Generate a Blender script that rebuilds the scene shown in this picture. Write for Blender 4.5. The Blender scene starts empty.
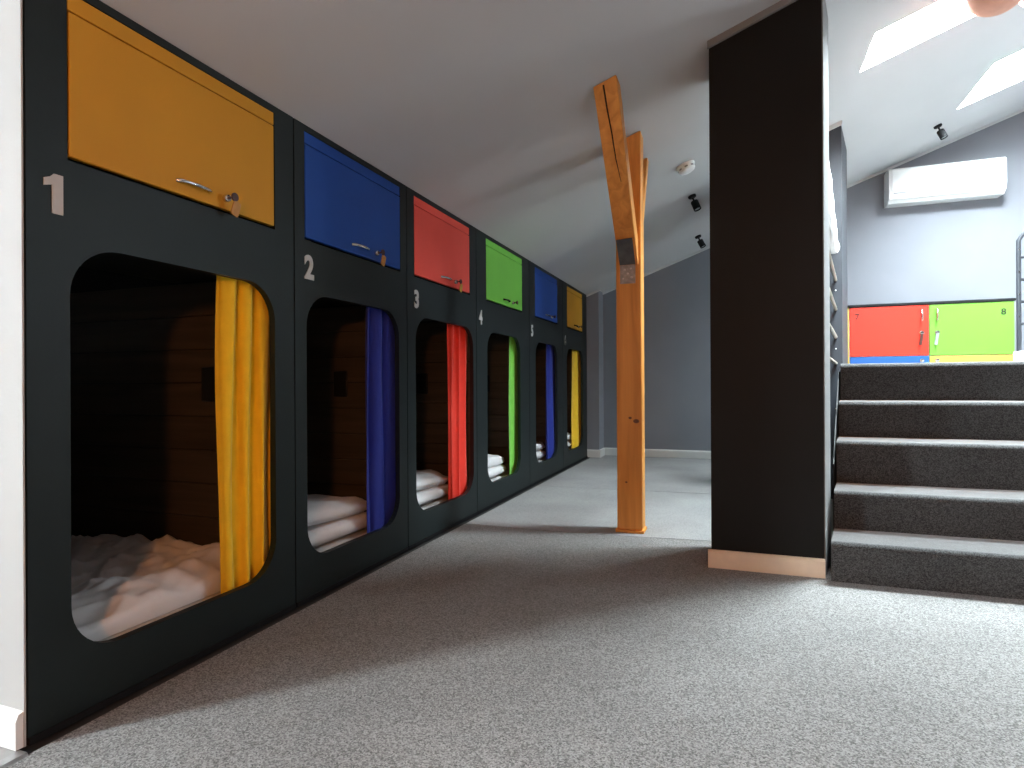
import bpy, bmesh, math, random
from mathutils import Vector, Matrix, noise

# ------------------------------------------------------------------ camera
scene = bpy.context.scene
COL = scene.collection
EYE = 0.8
YAW = math.radians(20.1)
ROLL = math.radians(-0.3)
cam_data = bpy.data.cameras.new('camera')
cam_data.sensor_width = 36.0
cam_data.lens = 600.0 / 1024.0 * 36.0
cam_data.clip_start = 0.02
cam = bpy.data.objects.new('camera', cam_data)
COL.objects.link(cam)
cam.matrix_world = (Matrix.Translation((0, 0, EYE)) @ Matrix.Rotation(YAW, 4, 'Z')
                    @ Matrix.Rotation(math.pi / 2, 4, 'X') @ Matrix.Rotation(ROLL, 4, 'Z'))
scene.camera = cam

# ------------------------------------------------------------------ world, light, exposure
world = bpy.data.worlds.new('overcast_sky')
scene.world = world
world.use_nodes = True
bg = world.node_tree.nodes['Background']
bg.inputs[0].default_value = (0.86, 0.95, 1.0, 1)
SKY = 135.0                       # zenith brightness of an overcast sky, a third of it at the horizon
_nt = world.node_tree
_tc = _nt.nodes.new('ShaderNodeTexCoord')
_sp = _nt.nodes.new('ShaderNodeSeparateXYZ')
_mr = _nt.nodes.new('ShaderNodeMapRange')
_mr.inputs['To Min'].default_value = SKY / 3
_mr.inputs['To Max'].default_value = SKY
_nt.links.new(_tc.outputs['Generated'], _sp.inputs[0])
_nt.links.new(_sp.outputs['Z'], _mr.inputs['Value'])
_nt.links.new(_mr.outputs['Result'], bg.inputs[1])
scene.view_settings.view_transform = 'Standard'
scene.view_settings.look = 'None'
scene.view_settings.gamma = 1.0
scene.view_settings.use_curve_mapping = False
scene.view_settings.exposure = 1.6


def portal(name, loc, direction, sx, sy):
    """light portal in a window opening: guides the sky's own light, adds none"""
    ld = bpy.data.lights.new(name, 'AREA')
    ld.shape = 'RECTANGLE'
    ld.size = sx
    ld.size_y = sy
    ld.cycles.is_portal = True
    ob = bpy.data.objects.new(name, ld)
    COL.objects.link(ob)
    d = Vector(direction).normalized()
    ob.location = loc
    ob.rotation_euler = d.to_track_quat('-Z', 'Y').to_euler()
    return ob


SLOPE = 0.375
XB = -1.475            # plane of the bunk fronts
CZ0 = 1.765            # ceiling height there
SA = math.atan(SLOPE)


def ceil_z(x):
    return CZ0 + SLOPE * (x - XB)


YBACK = 6.65
XRIGHT = 3.9
YFRONT = -1.6
XLEFT = -3.75
# roof windows: x0, x1, y0, y1 in the sloped ceiling
ROOFWIN = [(0.70, 1.80, 3.52, 3.93), (1.68, 2.12, 4.93, 5.66)]
# right wall window: y0,y1,z0,z1 ; hall window: x0,x1,z0,z1
RWIN = (4.2, 4.7, 2.0, 2.4)
HWIN = (-1.45, -0.85, 1.35, 2.25)      # y0,y1,z0,z1 in the hall's left wall
XHALL = -3.3
ZHALL = 2.7
for i, (x0, x1, y0, y1) in enumerate(ROOFWIN):
    xm = (x0 + x1) / 2
    portal('roof_window_portal', (xm - SLOPE * 0.0, (y0 + y1) / 2, ceil_z(xm) + 0.062),
           (math.sin(SA), 0, -math.cos(SA)), (x1 - x0) / math.cos(SA), y1 - y0)
# portal local axes: make sure size_x runs along the slope
for o in COL.objects:
    if o.name.startswith('roof_window_portal'):
        z = Vector((-math.sin(SA), 0, math.cos(SA)))
        x = Vector((math.cos(SA), 0, math.sin(SA)))
        y = z.cross(x)
        m = Matrix((x, y, z)).transposed().to_4x4()
        m.translation = o.location
        o.matrix_world = m
pr = portal('side_window_portal', (XRIGHT + 0.05, (RWIN[0] + RWIN[1]) / 2, (RWIN[2] + RWIN[3]) / 2), (-1, 0, 0),
            RWIN[1] - RWIN[0], RWIN[3] - RWIN[2])
m = Matrix(((0, 0, 1), (1, 0, 0), (0, 1, 0))).to_4x4()
m.translation = pr.location
pr.matrix_world = m
ph = portal('hall_window_portal', (XHALL - 0.03, (HWIN[0] + HWIN[1]) / 2, (HWIN[2] + HWIN[3]) / 2), (1, 0, 0),
            HWIN[1] - HWIN[0], HWIN[3] - HWIN[2])
m = Matrix(((0, 0, -1), (-1, 0, 0), (0, 1, 0))).to_4x4()
m.translation = ph.location
ph.matrix_world = m

# ------------------------------------------------------------------ materials
MATS = {}


def mat(name, color, rough=0.6, metal=0.0, var=0.0, vscale=8.0, bump=0.0, bscale=60.0, spec=None, stretch=(1, 1, 1), sheen=0.0):
    if name in MATS:
        return MATS[name]
    m = bpy.data.materials.new(name)
    m.use_nodes = True
    nt = m.node_tree
    b = nt.nodes['Principled BSDF']
    b.inputs['Roughness'].default_value = rough
    b.inputs['Metallic'].default_value = metal
    b.inputs['Base Color'].default_value = (*color, 1)
    if spec is not None:
        b.inputs['Specular IOR Level'].default_value = spec
    if sheen:
        b.inputs['Sheen Weight'].default_value = sheen
    tc = nt.nodes.new('ShaderNodeTexCoord')
    mp = nt.nodes.new('ShaderNodeMapping')
    mp.inputs['Scale'].default_value = stretch
    nt.links.new(tc.outputs['Object'], mp.inputs['Vector'])
    n = nt.nodes.new('ShaderNodeTexNoise')
    n.inputs['Scale'].default_value = vscale
    n.inputs['Detail'].default_value = 4
    nt.links.new(mp.outputs['Vector'], n.inputs['Vector'])
    r = nt.nodes.new('ShaderNodeValToRGB')
    r.color_ramp.elements[0].position = 0.3
    r.color_ramp.elements[1].position = 0.7
    r.color_ramp.elements[0].color = (*[max(0, c * (1 - var)) for c in color], 1)
    r.color_ramp.elements[1].color = (*[min(1, c * (1 + var)) for c in color], 1)
    nt.links.new(n.outputs['Fac'], r.inputs['Fac'])
    nt.links.new(r.outputs['Color'], b.inputs['Base Color'])
    if bump:
        n2 = nt.nodes.new('ShaderNodeTexNoise')
        n2.inputs['Scale'].default_value = bscale
        n2.inputs['Detail'].default_value = 3
        nt.links.new(mp.outputs['Vector'], n2.inputs['Vector'])
        bp = nt.nodes.new('ShaderNodeBump')
        bp.inputs['Strength'].default_value = bump
        bp.inputs['Distance'].default_value = 0.01
        nt.links.new(n2.outputs['Fac'], bp.inputs['Height'])
        nt.links.new(bp.outputs['Normal'], b.inputs['Normal'])
    MATS[name] = m
    return m


def wood_mat(name, dark, light, scale, axis, rough=0.5):
    m = bpy.data.materials.new(name)
    m.use_nodes = True
    nt = m.node_tree
    b = nt.nodes['Principled BSDF']
    b.inputs['Roughness'].default_value = rough
    tc = nt.nodes.new('ShaderNodeTexCoord')
    mp = nt.nodes.new('ShaderNodeMapping')
    sc = [1.0, 1.0, 1.0]
    sc[axis] = 0.06
    mp.inputs['Scale'].default_value = sc
    nt.links.new(tc.outputs['Object'], mp.inputs['Vector'])
    n = nt.nodes.new('ShaderNodeTexNoise')
    n.inputs['Scale'].default_value = scale
    n.inputs['Detail'].default_value = 6
    n.inputs['Distortion'].default_value = 0.8
    nt.links.new(mp.outputs['Vector'], n.inputs['Vector'])
    r = nt.nodes.new('ShaderNodeValToRGB')
    r.color_ramp.elements[0].position = 0.3
    r.color_ramp.elements[1].position = 0.68
    r.color_ramp.elements[0].color = (*dark, 1)
    r.color_ramp.elements[1].color = (*light, 1)
    nt.links.new(n.outputs['Fac'], r.inputs['Fac'])
    nt.links.new(r.outputs['Color'], b.inputs['Base Color'])
    bp = nt.nodes.new('ShaderNodeBump')
    bp.inputs['Strength'].default_value = 0.15
    bp.inputs['Distance'].default_value = 0.004
    nt.links.new(n.outputs['Fac'], bp.inputs['Height'])
    nt.links.new(bp.outputs['Normal'], b.inputs['Normal'])
    MATS[name] = m
    return m


def carpet_mat(name, dark, light, scale=300.0):
    m = bpy.data.materials.new(name)
    m.use_nodes = True
    nt = m.node_tree
    b = nt.nodes['Principled BSDF']
    b.inputs['Roughness'].default_value = 0.95
    b.inputs['Specular IOR Level'].default_value = 0.1
    b.inputs['Sheen Weight'].default_value = 0.15
    tc = nt.nodes.new('ShaderNodeTexCoord')
    vo = nt.nodes.new('ShaderNodeTexVoronoi')
    vo.inputs['Scale'].default_value = scale
    nt.links.new(tc.outputs['Object'], vo.inputs['Vector'])
    n = nt.nodes.new('ShaderNodeSeparateColor')
    nt.links.new(vo.outputs['Color'], n.inputs[0])
    r = nt.nodes.new('ShaderNodeValToRGB')
    r.color_ramp.elements[0].position = 0.0
    r.color_ramp.elements[1].position = 1.0
    r.color_ramp.elements[0].color = (*dark, 1)
    r.color_ramp.elements[1].color = (*light, 1)
    nt.links.new(n.outputs[0], r.inputs['Fac'])
    big = nt.nodes.new('ShaderNodeTexNoise')
    big.inputs['Scale'].default_value = 2.2
    big.inputs['Detail'].default_value = 3
    nt.links.new(tc.outputs['Object'], big.inputs['Vector'])
    mr = nt.nodes.new('ShaderNodeMapRange')
    mr.inputs['From Min'].default_value = 0.3
    mr.inputs['From Max'].default_value = 0.7
    mr.inputs['To Min'].default_value = 0.88
    mr.inputs['To Max'].default_value = 1.1
    nt.links.new(big.outputs['Fac'], mr.inputs['Value'])
    mx = nt.nodes.new('ShaderNodeMix')
    mx.data_type = 'RGBA'
    mx.blend_type = 'MULTIPLY'
    mx.inputs['Factor'].default_value = 1.0
    nt.links.new(r.outputs['Color'], mx.inputs['A'])
    nt.links.new(mr.outputs['Result'], mx.inputs['B'])
    nt.links.new(mx.outputs['Result'], b.inputs['Base Color'])
    MATS[name] = m
    return m


def glass_mat():
    m = bpy.data.materials.new('window_glass')
    m.use_nodes = True
    nt = m.node_tree
    nt.nodes.clear()
    out = nt.nodes.new('ShaderNodeOutputMaterial')
    mix = nt.nodes.new('ShaderNodeMixShader')
    tr = nt.nodes.new('ShaderNodeBsdfTransparent')
    tr.inputs['Color'].default_value = (0.96, 0.98, 0.98, 1)
    gl = nt.nodes.new('ShaderNodeBsdfGlossy')
    gl.inputs['Roughness'].default_value = 0.02
    mix.inputs[0].default_value = 0.05
    nt.links.new(tr.outputs[0], mix.inputs[1])
    nt.links.new(gl.outputs[0], mix.inputs[2])
    nt.links.new(mix.outputs[0], out.inputs[0])
    MATS['glass'] = m
    return m


M_BLACK = mat('black_satin_board', (0.0085, 0.0142, 0.0145), 0.48, spec=0.3, var=0.15, vscale=3, bump=0.03, bscale=120)
M_BLACKW = mat('black_wall_paint', (0.0042, 0.0048, 0.0044), 0.6, spec=0.22, var=0.12, vscale=4, bump=0.05, bscale=150)
M_CEIL = mat('ceiling_paint', (0.56, 0.56, 0.565), 0.9, var=0.02, vscale=2, bump=0.04, bscale=200)
M_GREYW = mat('grey_wall_paint', (0.215, 0.222, 0.25), 0.85, var=0.03, vscale=3, bump=0.05, bscale=180)
M_LTGREY = mat('light_grey_wall_paint', (0.20, 0.20, 0.198), 0.8, var=0.03, vscale=3, bump=0.05, bscale=180)
M_WHITEW = mat('white_wall_paint', (0.44, 0.435, 0.42), 0.85, var=0.02, vscale=3, bump=0.05, bscale=160)
M_TRIM = mat('white_trim_paint', (0.80, 0.79, 0.77), 0.5, var=0.03, vscale=9)
M_TRIMG = mat('skirting_grey_white', (0.62, 0.62, 0.60), 0.5, var=0.03, vscale=9)
M_CREAM = mat('cream_skirting_wood', (0.80, 0.66, 0.50), 0.5, var=0.05, vscale=20)
M_CARPET = carpet_mat('speckled_grey_carpet', (0.09, 0.088, 0.085), (0.36, 0.355, 0.345))
M_CARPET2 = carpet_mat('smooth_grey_carpet', (0.22, 0.22, 0.217), (0.38, 0.38, 0.377))
M_CARPETD = carpet_mat('charcoal_stair_carpet', (0.022, 0.022, 0.022), (0.105, 0.105, 0.105))
M_CARPETD.node_tree.nodes['Principled BSDF'].inputs['Sheen Weight'].default_value = 0.7
M_CARPETD.node_tree.nodes['Principled BSDF'].inputs['Sheen Roughness'].default_value = 0.4
M_SUB = mat('dark_subfloor', (0.03, 0.03, 0.03), 0.9, var=0.1)
M_HALL = mat('hall_floor', (0.36, 0.35, 0.34), 0.6, var=0.1, vscale=30)
M_YEL = mat('yellow_laminate', (0.60, 0.29, 0.018), 0.55, spec=0.25, var=0.03, vscale=6, bump=0.02, bscale=300)
M_BLU = mat('blue_laminate', (0.014, 0.075, 0.36), 0.55, spec=0.25, var=0.03, vscale=6, bump=0.02, bscale=300)
M_RED = mat('red_laminate', (0.92, 0.115, 0.085), 0.55, spec=0.25, var=0.03, vscale=6, bump=0.02, bscale=300)
M_GRN = mat('green_laminate', (0.20, 0.62, 0.085), 0.55, spec=0.25, var=0.03, vscale=6, bump=0.02, bscale=300)
M_ORR = mat('orange_red_laminate', (0.60, 0.022, 0.006), 0.45, var=0.02)
M_LIME = mat('lime_laminate', (0.125, 0.33, 0.03), 0.45, var=0.02)
M_SKYB = mat('bright_blue_laminate', (0.008, 0.08, 0.30), 0.45, var=0.02)
M_PALEY = mat('pale_yellow_laminate', (0.42, 0.29, 0.05), 0.45, var=0.02)
M_CYEL = mat('yellow_curtain_cloth', (0.95, 0.58, 0.008), 0.85, var=0.05, vscale=20, bump=0.2, bscale=500, sheen=0.3)
M_CBLU = mat('blue_curtain_cloth', (0.012, 0.030, 0.30), 0.85, var=0.05, vscale=20, bump=0.2, bscale=500, sheen=0.1)
M_CRED = mat('red_curtain_cloth', (0.85, 0.045, 0.022), 0.85, var=0.05, vscale=20, bump=0.2, bscale=500, sheen=0.2)
M_CGRN = mat('green_curtain_cloth', (0.20, 0.60, 0.075), 0.85, var=0.05, vscale=20, bump=0.2, bscale=500, sheen=0.2)
M_LINEN = mat('white_bed_linen', (0.80, 0.80, 0.81), 0.9, var=0.03, vscale=10, bump=0.15, bscale=40, sheen=0.2)
M_MATT = mat('white_mattress_cover', (0.66, 0.66, 0.66), 0.9, var=0.05, vscale=10)
M_NUM = mat('brushed_silver_numeral', (0.52, 0.53, 0.52), 0.55, var=0.05, vscale=30)
M_CHROME = mat('chrome', (0.75, 0.74, 0.73), 0.18, 1.0, var=0.02)
M_STEEL = mat('galvanised_steel', (0.30, 0.30, 0.29), 0.5, 0.7, var=0.25, vscale=40)
M_DKSTEEL = mat('dark_steel_plate', (0.13, 0.14, 0.14), 0.5, 0.5, var=0.2, vscale=20)
M_BLKMET = mat('black_metal', (0.010, 0.010, 0.011), 0.6, 0.0, spec=0.15, var=0.1)
M_DKMET = mat('dark_blue_grey_metal', (0.022, 0.026, 0.034), 0.6, 0.0, var=0.1)
M_TAGO = mat('orange_brown_key_tag', (0.50, 0.24, 0.05), 0.5, var=0.1, vscale=60)
M_TAGY = mat('yellow_key_tag', (0.62, 0.42, 0.06), 0.5, var=0.1, vscale=60)
M_DKRED = mat('dark_key_head', (0.06, 0.02, 0.015), 0.4, var=0.1)
M_PLAST = mat('white_plastic', (0.82, 0.83, 0.82), 0.35, var=0.01)
M_GREYPL = mat('grey_plastic', (0.25, 0.26, 0.27), 0.4, var=0.02)
M_BLKPL = mat('black_plastic', (0.008, 0.008, 0.008), 0.4, var=0.05)
M_SALMON = mat('salmon_globe', (0.74, 0.36, 0.25), 0.55, var=0.08, vscale=14)
M_PINK = mat('pink_globe', (0.62, 0.24, 0.22), 0.55, var=0.06, vscale=14)
M_PINE = wood_mat('orange_pine', (0.62, 0.235, 0.035), (0.84, 0.37, 0.07), 26, 2)
M_PINEL = wood_mat('pale_pine_rail', (0.22, 0.19, 0.155), (0.33, 0.29, 0.24), 30, 1)
M_DARKW = wood_mat('dark_brown_plank', (0.040, 0.030, 0.020), (0.075, 0.057, 0.038), 24, 0, 0.55)
M_KNOT = mat('pine_knot', (0.14, 0.045, 0.010), 0.5, var=0.4, vscale=60)
M_CRACK = mat('timber_crack', (0.03, 0.012, 0.004), 0.9, var=0.2)
M_ALU = mat('aluminium_strip', (0.42, 0.42, 0.42), 0.35, 0.9, var=0.1, vscale=30)
M_GLASS = glass_mat()


# ------------------------------------------------------------------ mesh helpers
def link(name, me, m=None, parent=None, smooth=None):
    if m is not None:
        me.materials.append(m)
    if smooth is not None:
        me.polygons.foreach_set('use_smooth', [True] * len(me.polygons))
        me.set_sharp_from_angle(angle=math.radians(smooth))
    o = bpy.data.objects.new(name, me)
    COL.objects.link(o)
    if parent is not None:
        o.parent = parent
        o.matrix_parent_inverse = parent.matrix_basis.inverted()
    return o


def obj(name, bm, m=None, parent=None, smooth=None):
    bmesh.ops.recalc_face_normals(bm, faces=bm.faces)
    me = bpy.data.meshes.new(name)
    bm.to_mesh(me)
    bm.free()
    return link(name, me, m, parent, smooth)


def empty(name, loc):
    o = bpy.data.objects.new(name, None)
    o.empty_display_size = 0.1
    COL.objects.link(o)
    o.location = loc
    return o


def tag(o, label=None, cat=None, group=None, kind=None):
    if label:
        o['label'] = label
    if cat:
        o['category'] = cat
    if group:
        o['group'] = group
    if kind:
        o['kind'] = kind
    return o


def add_box(bm, x0, x1, y0, y1, z0, z1, bev=0.0, seg=1):
    vs = [bm.verts.new(p) for p in ((x0, y0, z0), (x1, y0, z0), (x1, y1, z0), (x0, y1, z0),
                                    (x0, y0, z1), (x1, y0, z1), (x1, y1, z1), (x0, y1, z1))]
    fs = [bm.faces.new([vs[i] for i in f]) for f in
          ((3, 2, 1, 0), (4, 5, 6, 7), (0, 1, 5, 4), (1, 2, 6, 5), (2, 3, 7, 6), (3, 0, 4, 7))]
    if bev:
        es = list({e for f in fs for e in f.edges})
        bmesh.ops.bevel(bm, geom=es, offset=bev, segments=seg, affect='EDGES', profile=0.5)
    return bm


def box(name, x0, x1, y0, y1, z0, z1, m, parent=None, bev=0.0, seg=1):
    return obj(name, add_box(bmesh.new(), x0, x1, y0, y1, z0, z1, bev, seg), m, parent, 40 if bev else None)


def plate_bm(outer, holes, fn, vec):
    """flat outline with holes, filled in 2D, mapped by fn(u,v)->xyz, extruded by vec"""
    bm = bmesh.new()
    es = []
    for loop in [outer] + list(holes):
        vs = [bm.verts.new((u, v, 0)) for u, v in loop]
        for i in range(len(vs)):
            es.append(bm.edges.new((vs[i], vs[(i + 1) % len(vs)])))
    bmesh.ops.triangle_fill(bm, use_beauty=True, use_dissolve=False, edges=es, normal=(0, 0, 1))
    for v in bm.verts:
        v.co = Vector(fn(v.co.x, v.co.y))
    r = bmesh.ops.extrude_face_region(bm, geom=list(bm.faces))
    bmesh.ops.translate(bm, verts=[g for g in r['geom'] if isinstance(g, bmesh.types.BMVert)], vec=vec)
    return bm


def rect(u0, u1, v0, v1):
    return [(u0, v0), (u1, v0), (u1, v1), (u0, v1)]


def rrect(u0, u1, v0, v1, r, n=8):
    pts = []
    for cx, cy, a0 in ((u1 - r, v1 - r, 0), (u0 + r, v1 - r, 90), (u0 + r, v0 + r, 180), (u1 - r, v0 + r, 270)):
        for k in range(n + 1):
            a = math.radians(a0 + 90 * k / n)
            pts.append((cx + r * math.cos(a), cy + r * math.sin(a)))
    return pts


def prism_bm(pts, fn, vec):
    return plate_bm(pts, [], fn, vec)


def add_tube(bm, pts, r, n=10, cap=True):
    """tube through points; r number or list"""
    pts = [Vector(p) for p in pts]
    rs = r if isinstance(r, (list, tuple)) else [r] * len(pts)
    rings = []
    ref = None
    for i, p in enumerate(pts):
        t = (pts[min(i + 1, len(pts) - 1)] - pts[max(i - 1, 0)]).normalized()
        if ref is None:
            ref = Vector((0, 0, 1)) if abs(t.z) < 0.9 else Vector((1, 0, 0))
        a = t.cross(ref).normalized()
        b = a.cross(t).normalized()
        ref = b
        rings.append([bm.verts.new(p + a * (rs[i] * math.cos(2 * math.pi * k / n)) + b * (rs[i] * math.sin(2 * math.pi * k / n)))
                      for k in range(n)])
    for i in range(len(rings) - 1):
        for k in range(n):
            bm.faces.new((rings[i][k], rings[i][(k + 1) % n], rings[i + 1][(k + 1) % n], rings[i + 1][k]))
    if cap:
        bm.faces.new(rings[0][::-1])
        bm.faces.new(rings[-1])
    return bm


def tube(name, pts, r, m, parent=None, n=10):
    return obj(name, add_tube(bmesh.new(), pts, r, n), m, parent, 50)


def lathe_bm(profile, n=24, mtx=None):
    """profile: (radius, z) list"""
    bm = bmesh.new()
    rings = []
    for r, z in profile:
        if r < 1e-6:
            rings.append([bm.verts.new((0, 0, z))])
        else:
            rings.append([bm.verts.new((r * math.cos(2 * math.pi * k / n), r * math.sin(2 * math.pi * k / n), z)) for k in range(n)])
    for a, b in zip(rings, rings[1:]):
        for k in range(n):
            k2 = (k + 1) % n
            if len(a) == 1 and len(b) == 1:
                continue
            if len(a) == 1:
                bm.faces.new((a[0], b[k], b[k2]))
            elif len(b) == 1:
                bm.faces.new((a[k], a[k2], b[0]))
            else:
                bm.faces.new((a[k], a[k2], b[k2], b[k]))
    if mtx is not None:
        bm.transform(mtx)
    return bm


def text_mesh(name, s, m, parent, size, bold, extrude, mtx, sx=1.0):
    cu = bpy.data.curves.new(name, 'FONT')
    cu.body = s
    cu.size = size
    cu.extrude = extrude
    cu.offset = bold
    cu.align_x = 'CENTER'
    cu.align_y = 'CENTER'
    tmp = bpy.data.objects.new(name + '_tmp', cu)
    COL.objects.link(tmp)
    bpy.context.view_layer.update()
    me = bpy.data.meshes.new_from_object(tmp.evaluated_get(bpy.context.evaluated_depsgraph_get()))
    bpy.data.objects.remove(tmp)
    bpy.data.curves.remove(cu)
    cx = [v.co.x for v in me.vertices]
    cy = [v.co.y for v in me.vertices]
    mid = Vector(((min(cx) + max(cx)) / 2, (min(cy) + max(cy)) / 2, 0))
    for v in me.vertices:
        v.co = v.co - mid
    me.transform(mtx @ Matrix.Diagonal((sx, 1, 1, 1)))
    me.materials.clear()
    me.name = name
    return link(name, me, m, parent)


# ================================================================== SETTING
# floor: dark subfloor with separate carpet lengths on it
floor = box('floor', XLEFT, XRIGHT, YFRONT, YBACK, -0.10, -0.012, M_SUB)
tag(floor, kind='structure')


def seam_front(x):     # slightly wavy cut edge of the near carpet
    return 3.175 + 0.02 * math.sin(x * 3.1 + 0.6) + 0.05 * (x + 0.5)


NS = 16
near_top = [(-1.44 + (2.4 + 1.44) * i / NS) for i in range(NS + 1)]
pts = [(-1.44, YFRONT), (2.4, YFRONT)] + [(x, seam_front(min(x, 0.4)) - 0.004) for x in reversed(near_top)]
obj('carpet_strip', prism_bm(pts, lambda u, v: (u, v, -0.011), (0, 0, 0.011)), M_CARPET, floor)
pts = [(x, seam_front(min(x, 0.4)) + 0.006) for x in near_top if x < 0.9] + [(0.9, 4.60), (-1.44, 4.50)]
obj('carpet_strip', prism_bm(pts, lambda u, v: (u, v, -0.011), (0, 0, 0.010)), M_CARPET2, floor)
obj('carpet_strip', prism_bm([(-1.44, 4.510), (0.9, 4.610), (0.9, YBACK - 0.02), (-1.44, YBACK - 0.02)],
                             lambda u, v: (u, v, -0.011), (0, 0, 0.0095)), M_CARPET2, floor)
hf = box('hall_floor', XHALL + .001, -1.462, YFRONT, 0.87, -0.011, -0.003, M_HALL, floor)
th = tag(obj('threshold_strip', plate_bm([(-0.02, 0), (0.02, 0), (0.012, 0.008), (-0.012, 0.008)], [],
                                     lambda u, v: (-1.452 + u, YFRONT, -0.002 + v), (0, 2.46, 0)), M_ALU, None),
     'grey metal threshold strip on the floor beside the white wall', 'threshold')

# ceiling with two roof window openings
holes = [rect(x0, x1, y0, y1) for x0, x1, y0, y1 in ROOFWIN]
ceiling = obj('ceiling', plate_bm([(XB, YFRONT - 0.1), (XRIGHT + 0.1, YFRONT - 0.1), (XRIGHT + 0.1, YBACK + 0.1), (XLEFT - 0.1, YBACK + 0.1),
                                            (XLEFT - 0.1, 0.868), (XB, 0.868)], holes,
                                  lambda u, v: (u, v, ceil_z(u)), (0, 0, 0.1)), M_CEIL)
tag(ceiling, kind='structure')
for i, (x0, x1, y0, y1) in enumerate(ROOFWIN):
    z_of = lambda u, v, k=0.064: (u, v, ceil_z(u) + k)
    e = 0.002
    w = obj('window_%d' % (1, 2)[i], plate_bm(rect(x0 + e, x1 - e, y0 + e, y1 - e),
                                            [rect(x0 + .02, x1 - .02, y0 + .018, y1 - .018)], z_of, (0, 0, 0.03)), M_TRIM)
    tag(w, kind='structure')
    obj('pane', plate_bm(rect(x0 + .019, x1 - .019, y0 + .017, y1 - .017), [],
                         lambda u, v: (u, v, ceil_z(u) + 0.078), (0, 0, 0.006)), M_GLASS, w)

# walls
def wall_top(x0, x1):
    return [(x0, -0.1), (x1, -0.1), (x1, ceil_z(x1) - 0.001), (x0, ceil_z(x0) - 0.001)]


back = obj('wall_back', plate_bm(wall_top(XLEFT, XRIGHT), [], lambda u, v: (u, YBACK, v), (0, 0.1, 0)), M_GREYW)
tag(back, kind='structure')
tag(obj('wall_right', plate_bm(rect(YFRONT, YBACK + .1, -.1, ceil_z(XRIGHT) - .001), [rect(*RWIN)], lambda u, v: (XRIGHT, u, v), (0.1, 0, 0)),
        M_GREYW), kind='structure')
tag(obj('wall_front', plate_bm([(XHALL, -.1), (XRIGHT, -.1), (XRIGHT, ceil_z(XRIGHT) - .001), (XB, ceil_z(XB) - .001), (XB, ZHALL - .001), (XHALL, ZHALL - .001)], [],
                               lambda u, v: (u, YFRONT - 0.1, v), (0, 0.1, 0)), M_GREYW), kind='structure')
tag(box('wall_left', XLEFT - .1, XLEFT, 0.882, YBACK + .1, -.1, ceil_z(XLEFT) - .001, M_WHITEW), kind='structure')
# taller hall to the left of the viewer, with its own window
tag(obj('wall_hall_left', plate_bm(rect(YFRONT - .1, 0.879, -.1, ZHALL - .001), [rect(*HWIN)], lambda u, v: (XHALL, u, v), (-0.1, 0, 0)), M_WHITEW), kind='structure')
tag(box('ceiling_hall', XHALL - .1, XB + .1, YFRONT - .1, 0.879, ZHALL, ZHALL + .1, M_CEIL), kind='structure')
tag(box('wall_hall_upper', XB + .002, XB + .1, YFRONT, 0.866, ceil_z(XB + .1) + .102, ZHALL - .001, M_WHITEW), kind='structure')
# white wall next to the first bunk
tag(obj('wall_hall', plate_bm([(XHALL + .001, -.0), (XB - 0.002, -.0), (XB - 0.002, CZ0 - .004), (XB - 0.002, ZHALL - .001), (XHALL + .001, ZHALL - .001)], [],
                              lambda u, v: (u, 0.8765, v), (0, 0.004, 0)), M_WHITEW), kind='structure')
bb = [(0, 0), (-0.016, 0), (-0.016, 0.062), (-0.010, 0.076), (0, 0.080)]
tag(obj('baseboard_hall', prism_bm(bb, lambda u, v: (XHALL, 0.8763 + u, v), (XB - XHALL - 0.004, 0, 0)), M_TRIM), kind='structure')

# side and hall window frames with panes
y0, y1, z0, z1 = RWIN
w = obj('window_3', plate_bm(rect(y0 + .002, y1 - .002, z0 + .002, z1 - .002),
                             [rect(y0 + .05, (y0 + y1) / 2 - .025, z0 + .05, z1 - .05), rect((y0 + y1) / 2 + .025, y1 - .05, z0 + .05, z1 - .05)],
                             lambda u, v: (XRIGHT + .02, u, v), (0.05, 0, 0)), M_TRIM)
tag(w, kind='structure')
for a, b in ((y0 + .05, (y0 + y1) / 2 - .025), ((y0 + y1) / 2 + .025, y1 - .05)):
    box('pane', XRIGHT + .04, XRIGHT + .046, a, b, z0 + .05, z1 - .05, M_GLASS, w)
y0, y1, z0, z1 = HWIN
w = obj('window_4', plate_bm(rect(y0 + .002, y1 - .002, z0 + .002, z1 - .002), [rect(y0 + .05, y1 - .05, z0 + .05, z1 - .05)],
                             lambda u, v: (XHALL - .09, u, v), (0.05, 0, 0)), M_TRIM)
tag(w, kind='structure')
box('pane', XHALL - .07, XHALL - .064, y0 + .05, y1 - .05, z0 + .05, z1 - .05, M_GLASS, w)

# corner box by the last bunk, skirting and cornice on the back wall
cbx1 = -1.345
tag(obj('wall_corner_box', plate_bm([(XB - 0.3, 0.0), (cbx1, 0.0), (cbx1, ceil_z(cbx1) - .002), (XB - 0.3, ceil_z(XB - 0.3) - .002)], [],
                                    lambda u, v: (u, 6.41, v), (0, YBACK - 6.41 - 0.002, 0)), M_GREYW), kind='structure')
bb = [(0, 0), (-0.014, 0), (-0.014, 0.070), (-0.008, 0.082), (0, 0.085)]
tag(obj('baseboard_back', prism_bm(bb, lambda u, v: (cbx1 + .014, YBACK - .001 + u, v), (1.9, 0, 0)), M_TRIMG), kind='structure')
b1 = obj('baseboard_corner', prism_bm(bb, lambda u, v: (XB - 0.02, 6.409 + u, v), (cbx1 - XB + 0.034, 0, 0)), M_TRIMG)
tag(b1, kind='structure')
obj('baseboard_return', prism_bm(bb, lambda u, v: (cbx1 + .001 - u, 6.409, v), (0, YBACK - 6.409 - .002, 0)), M_TRIMG, b1)


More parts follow.
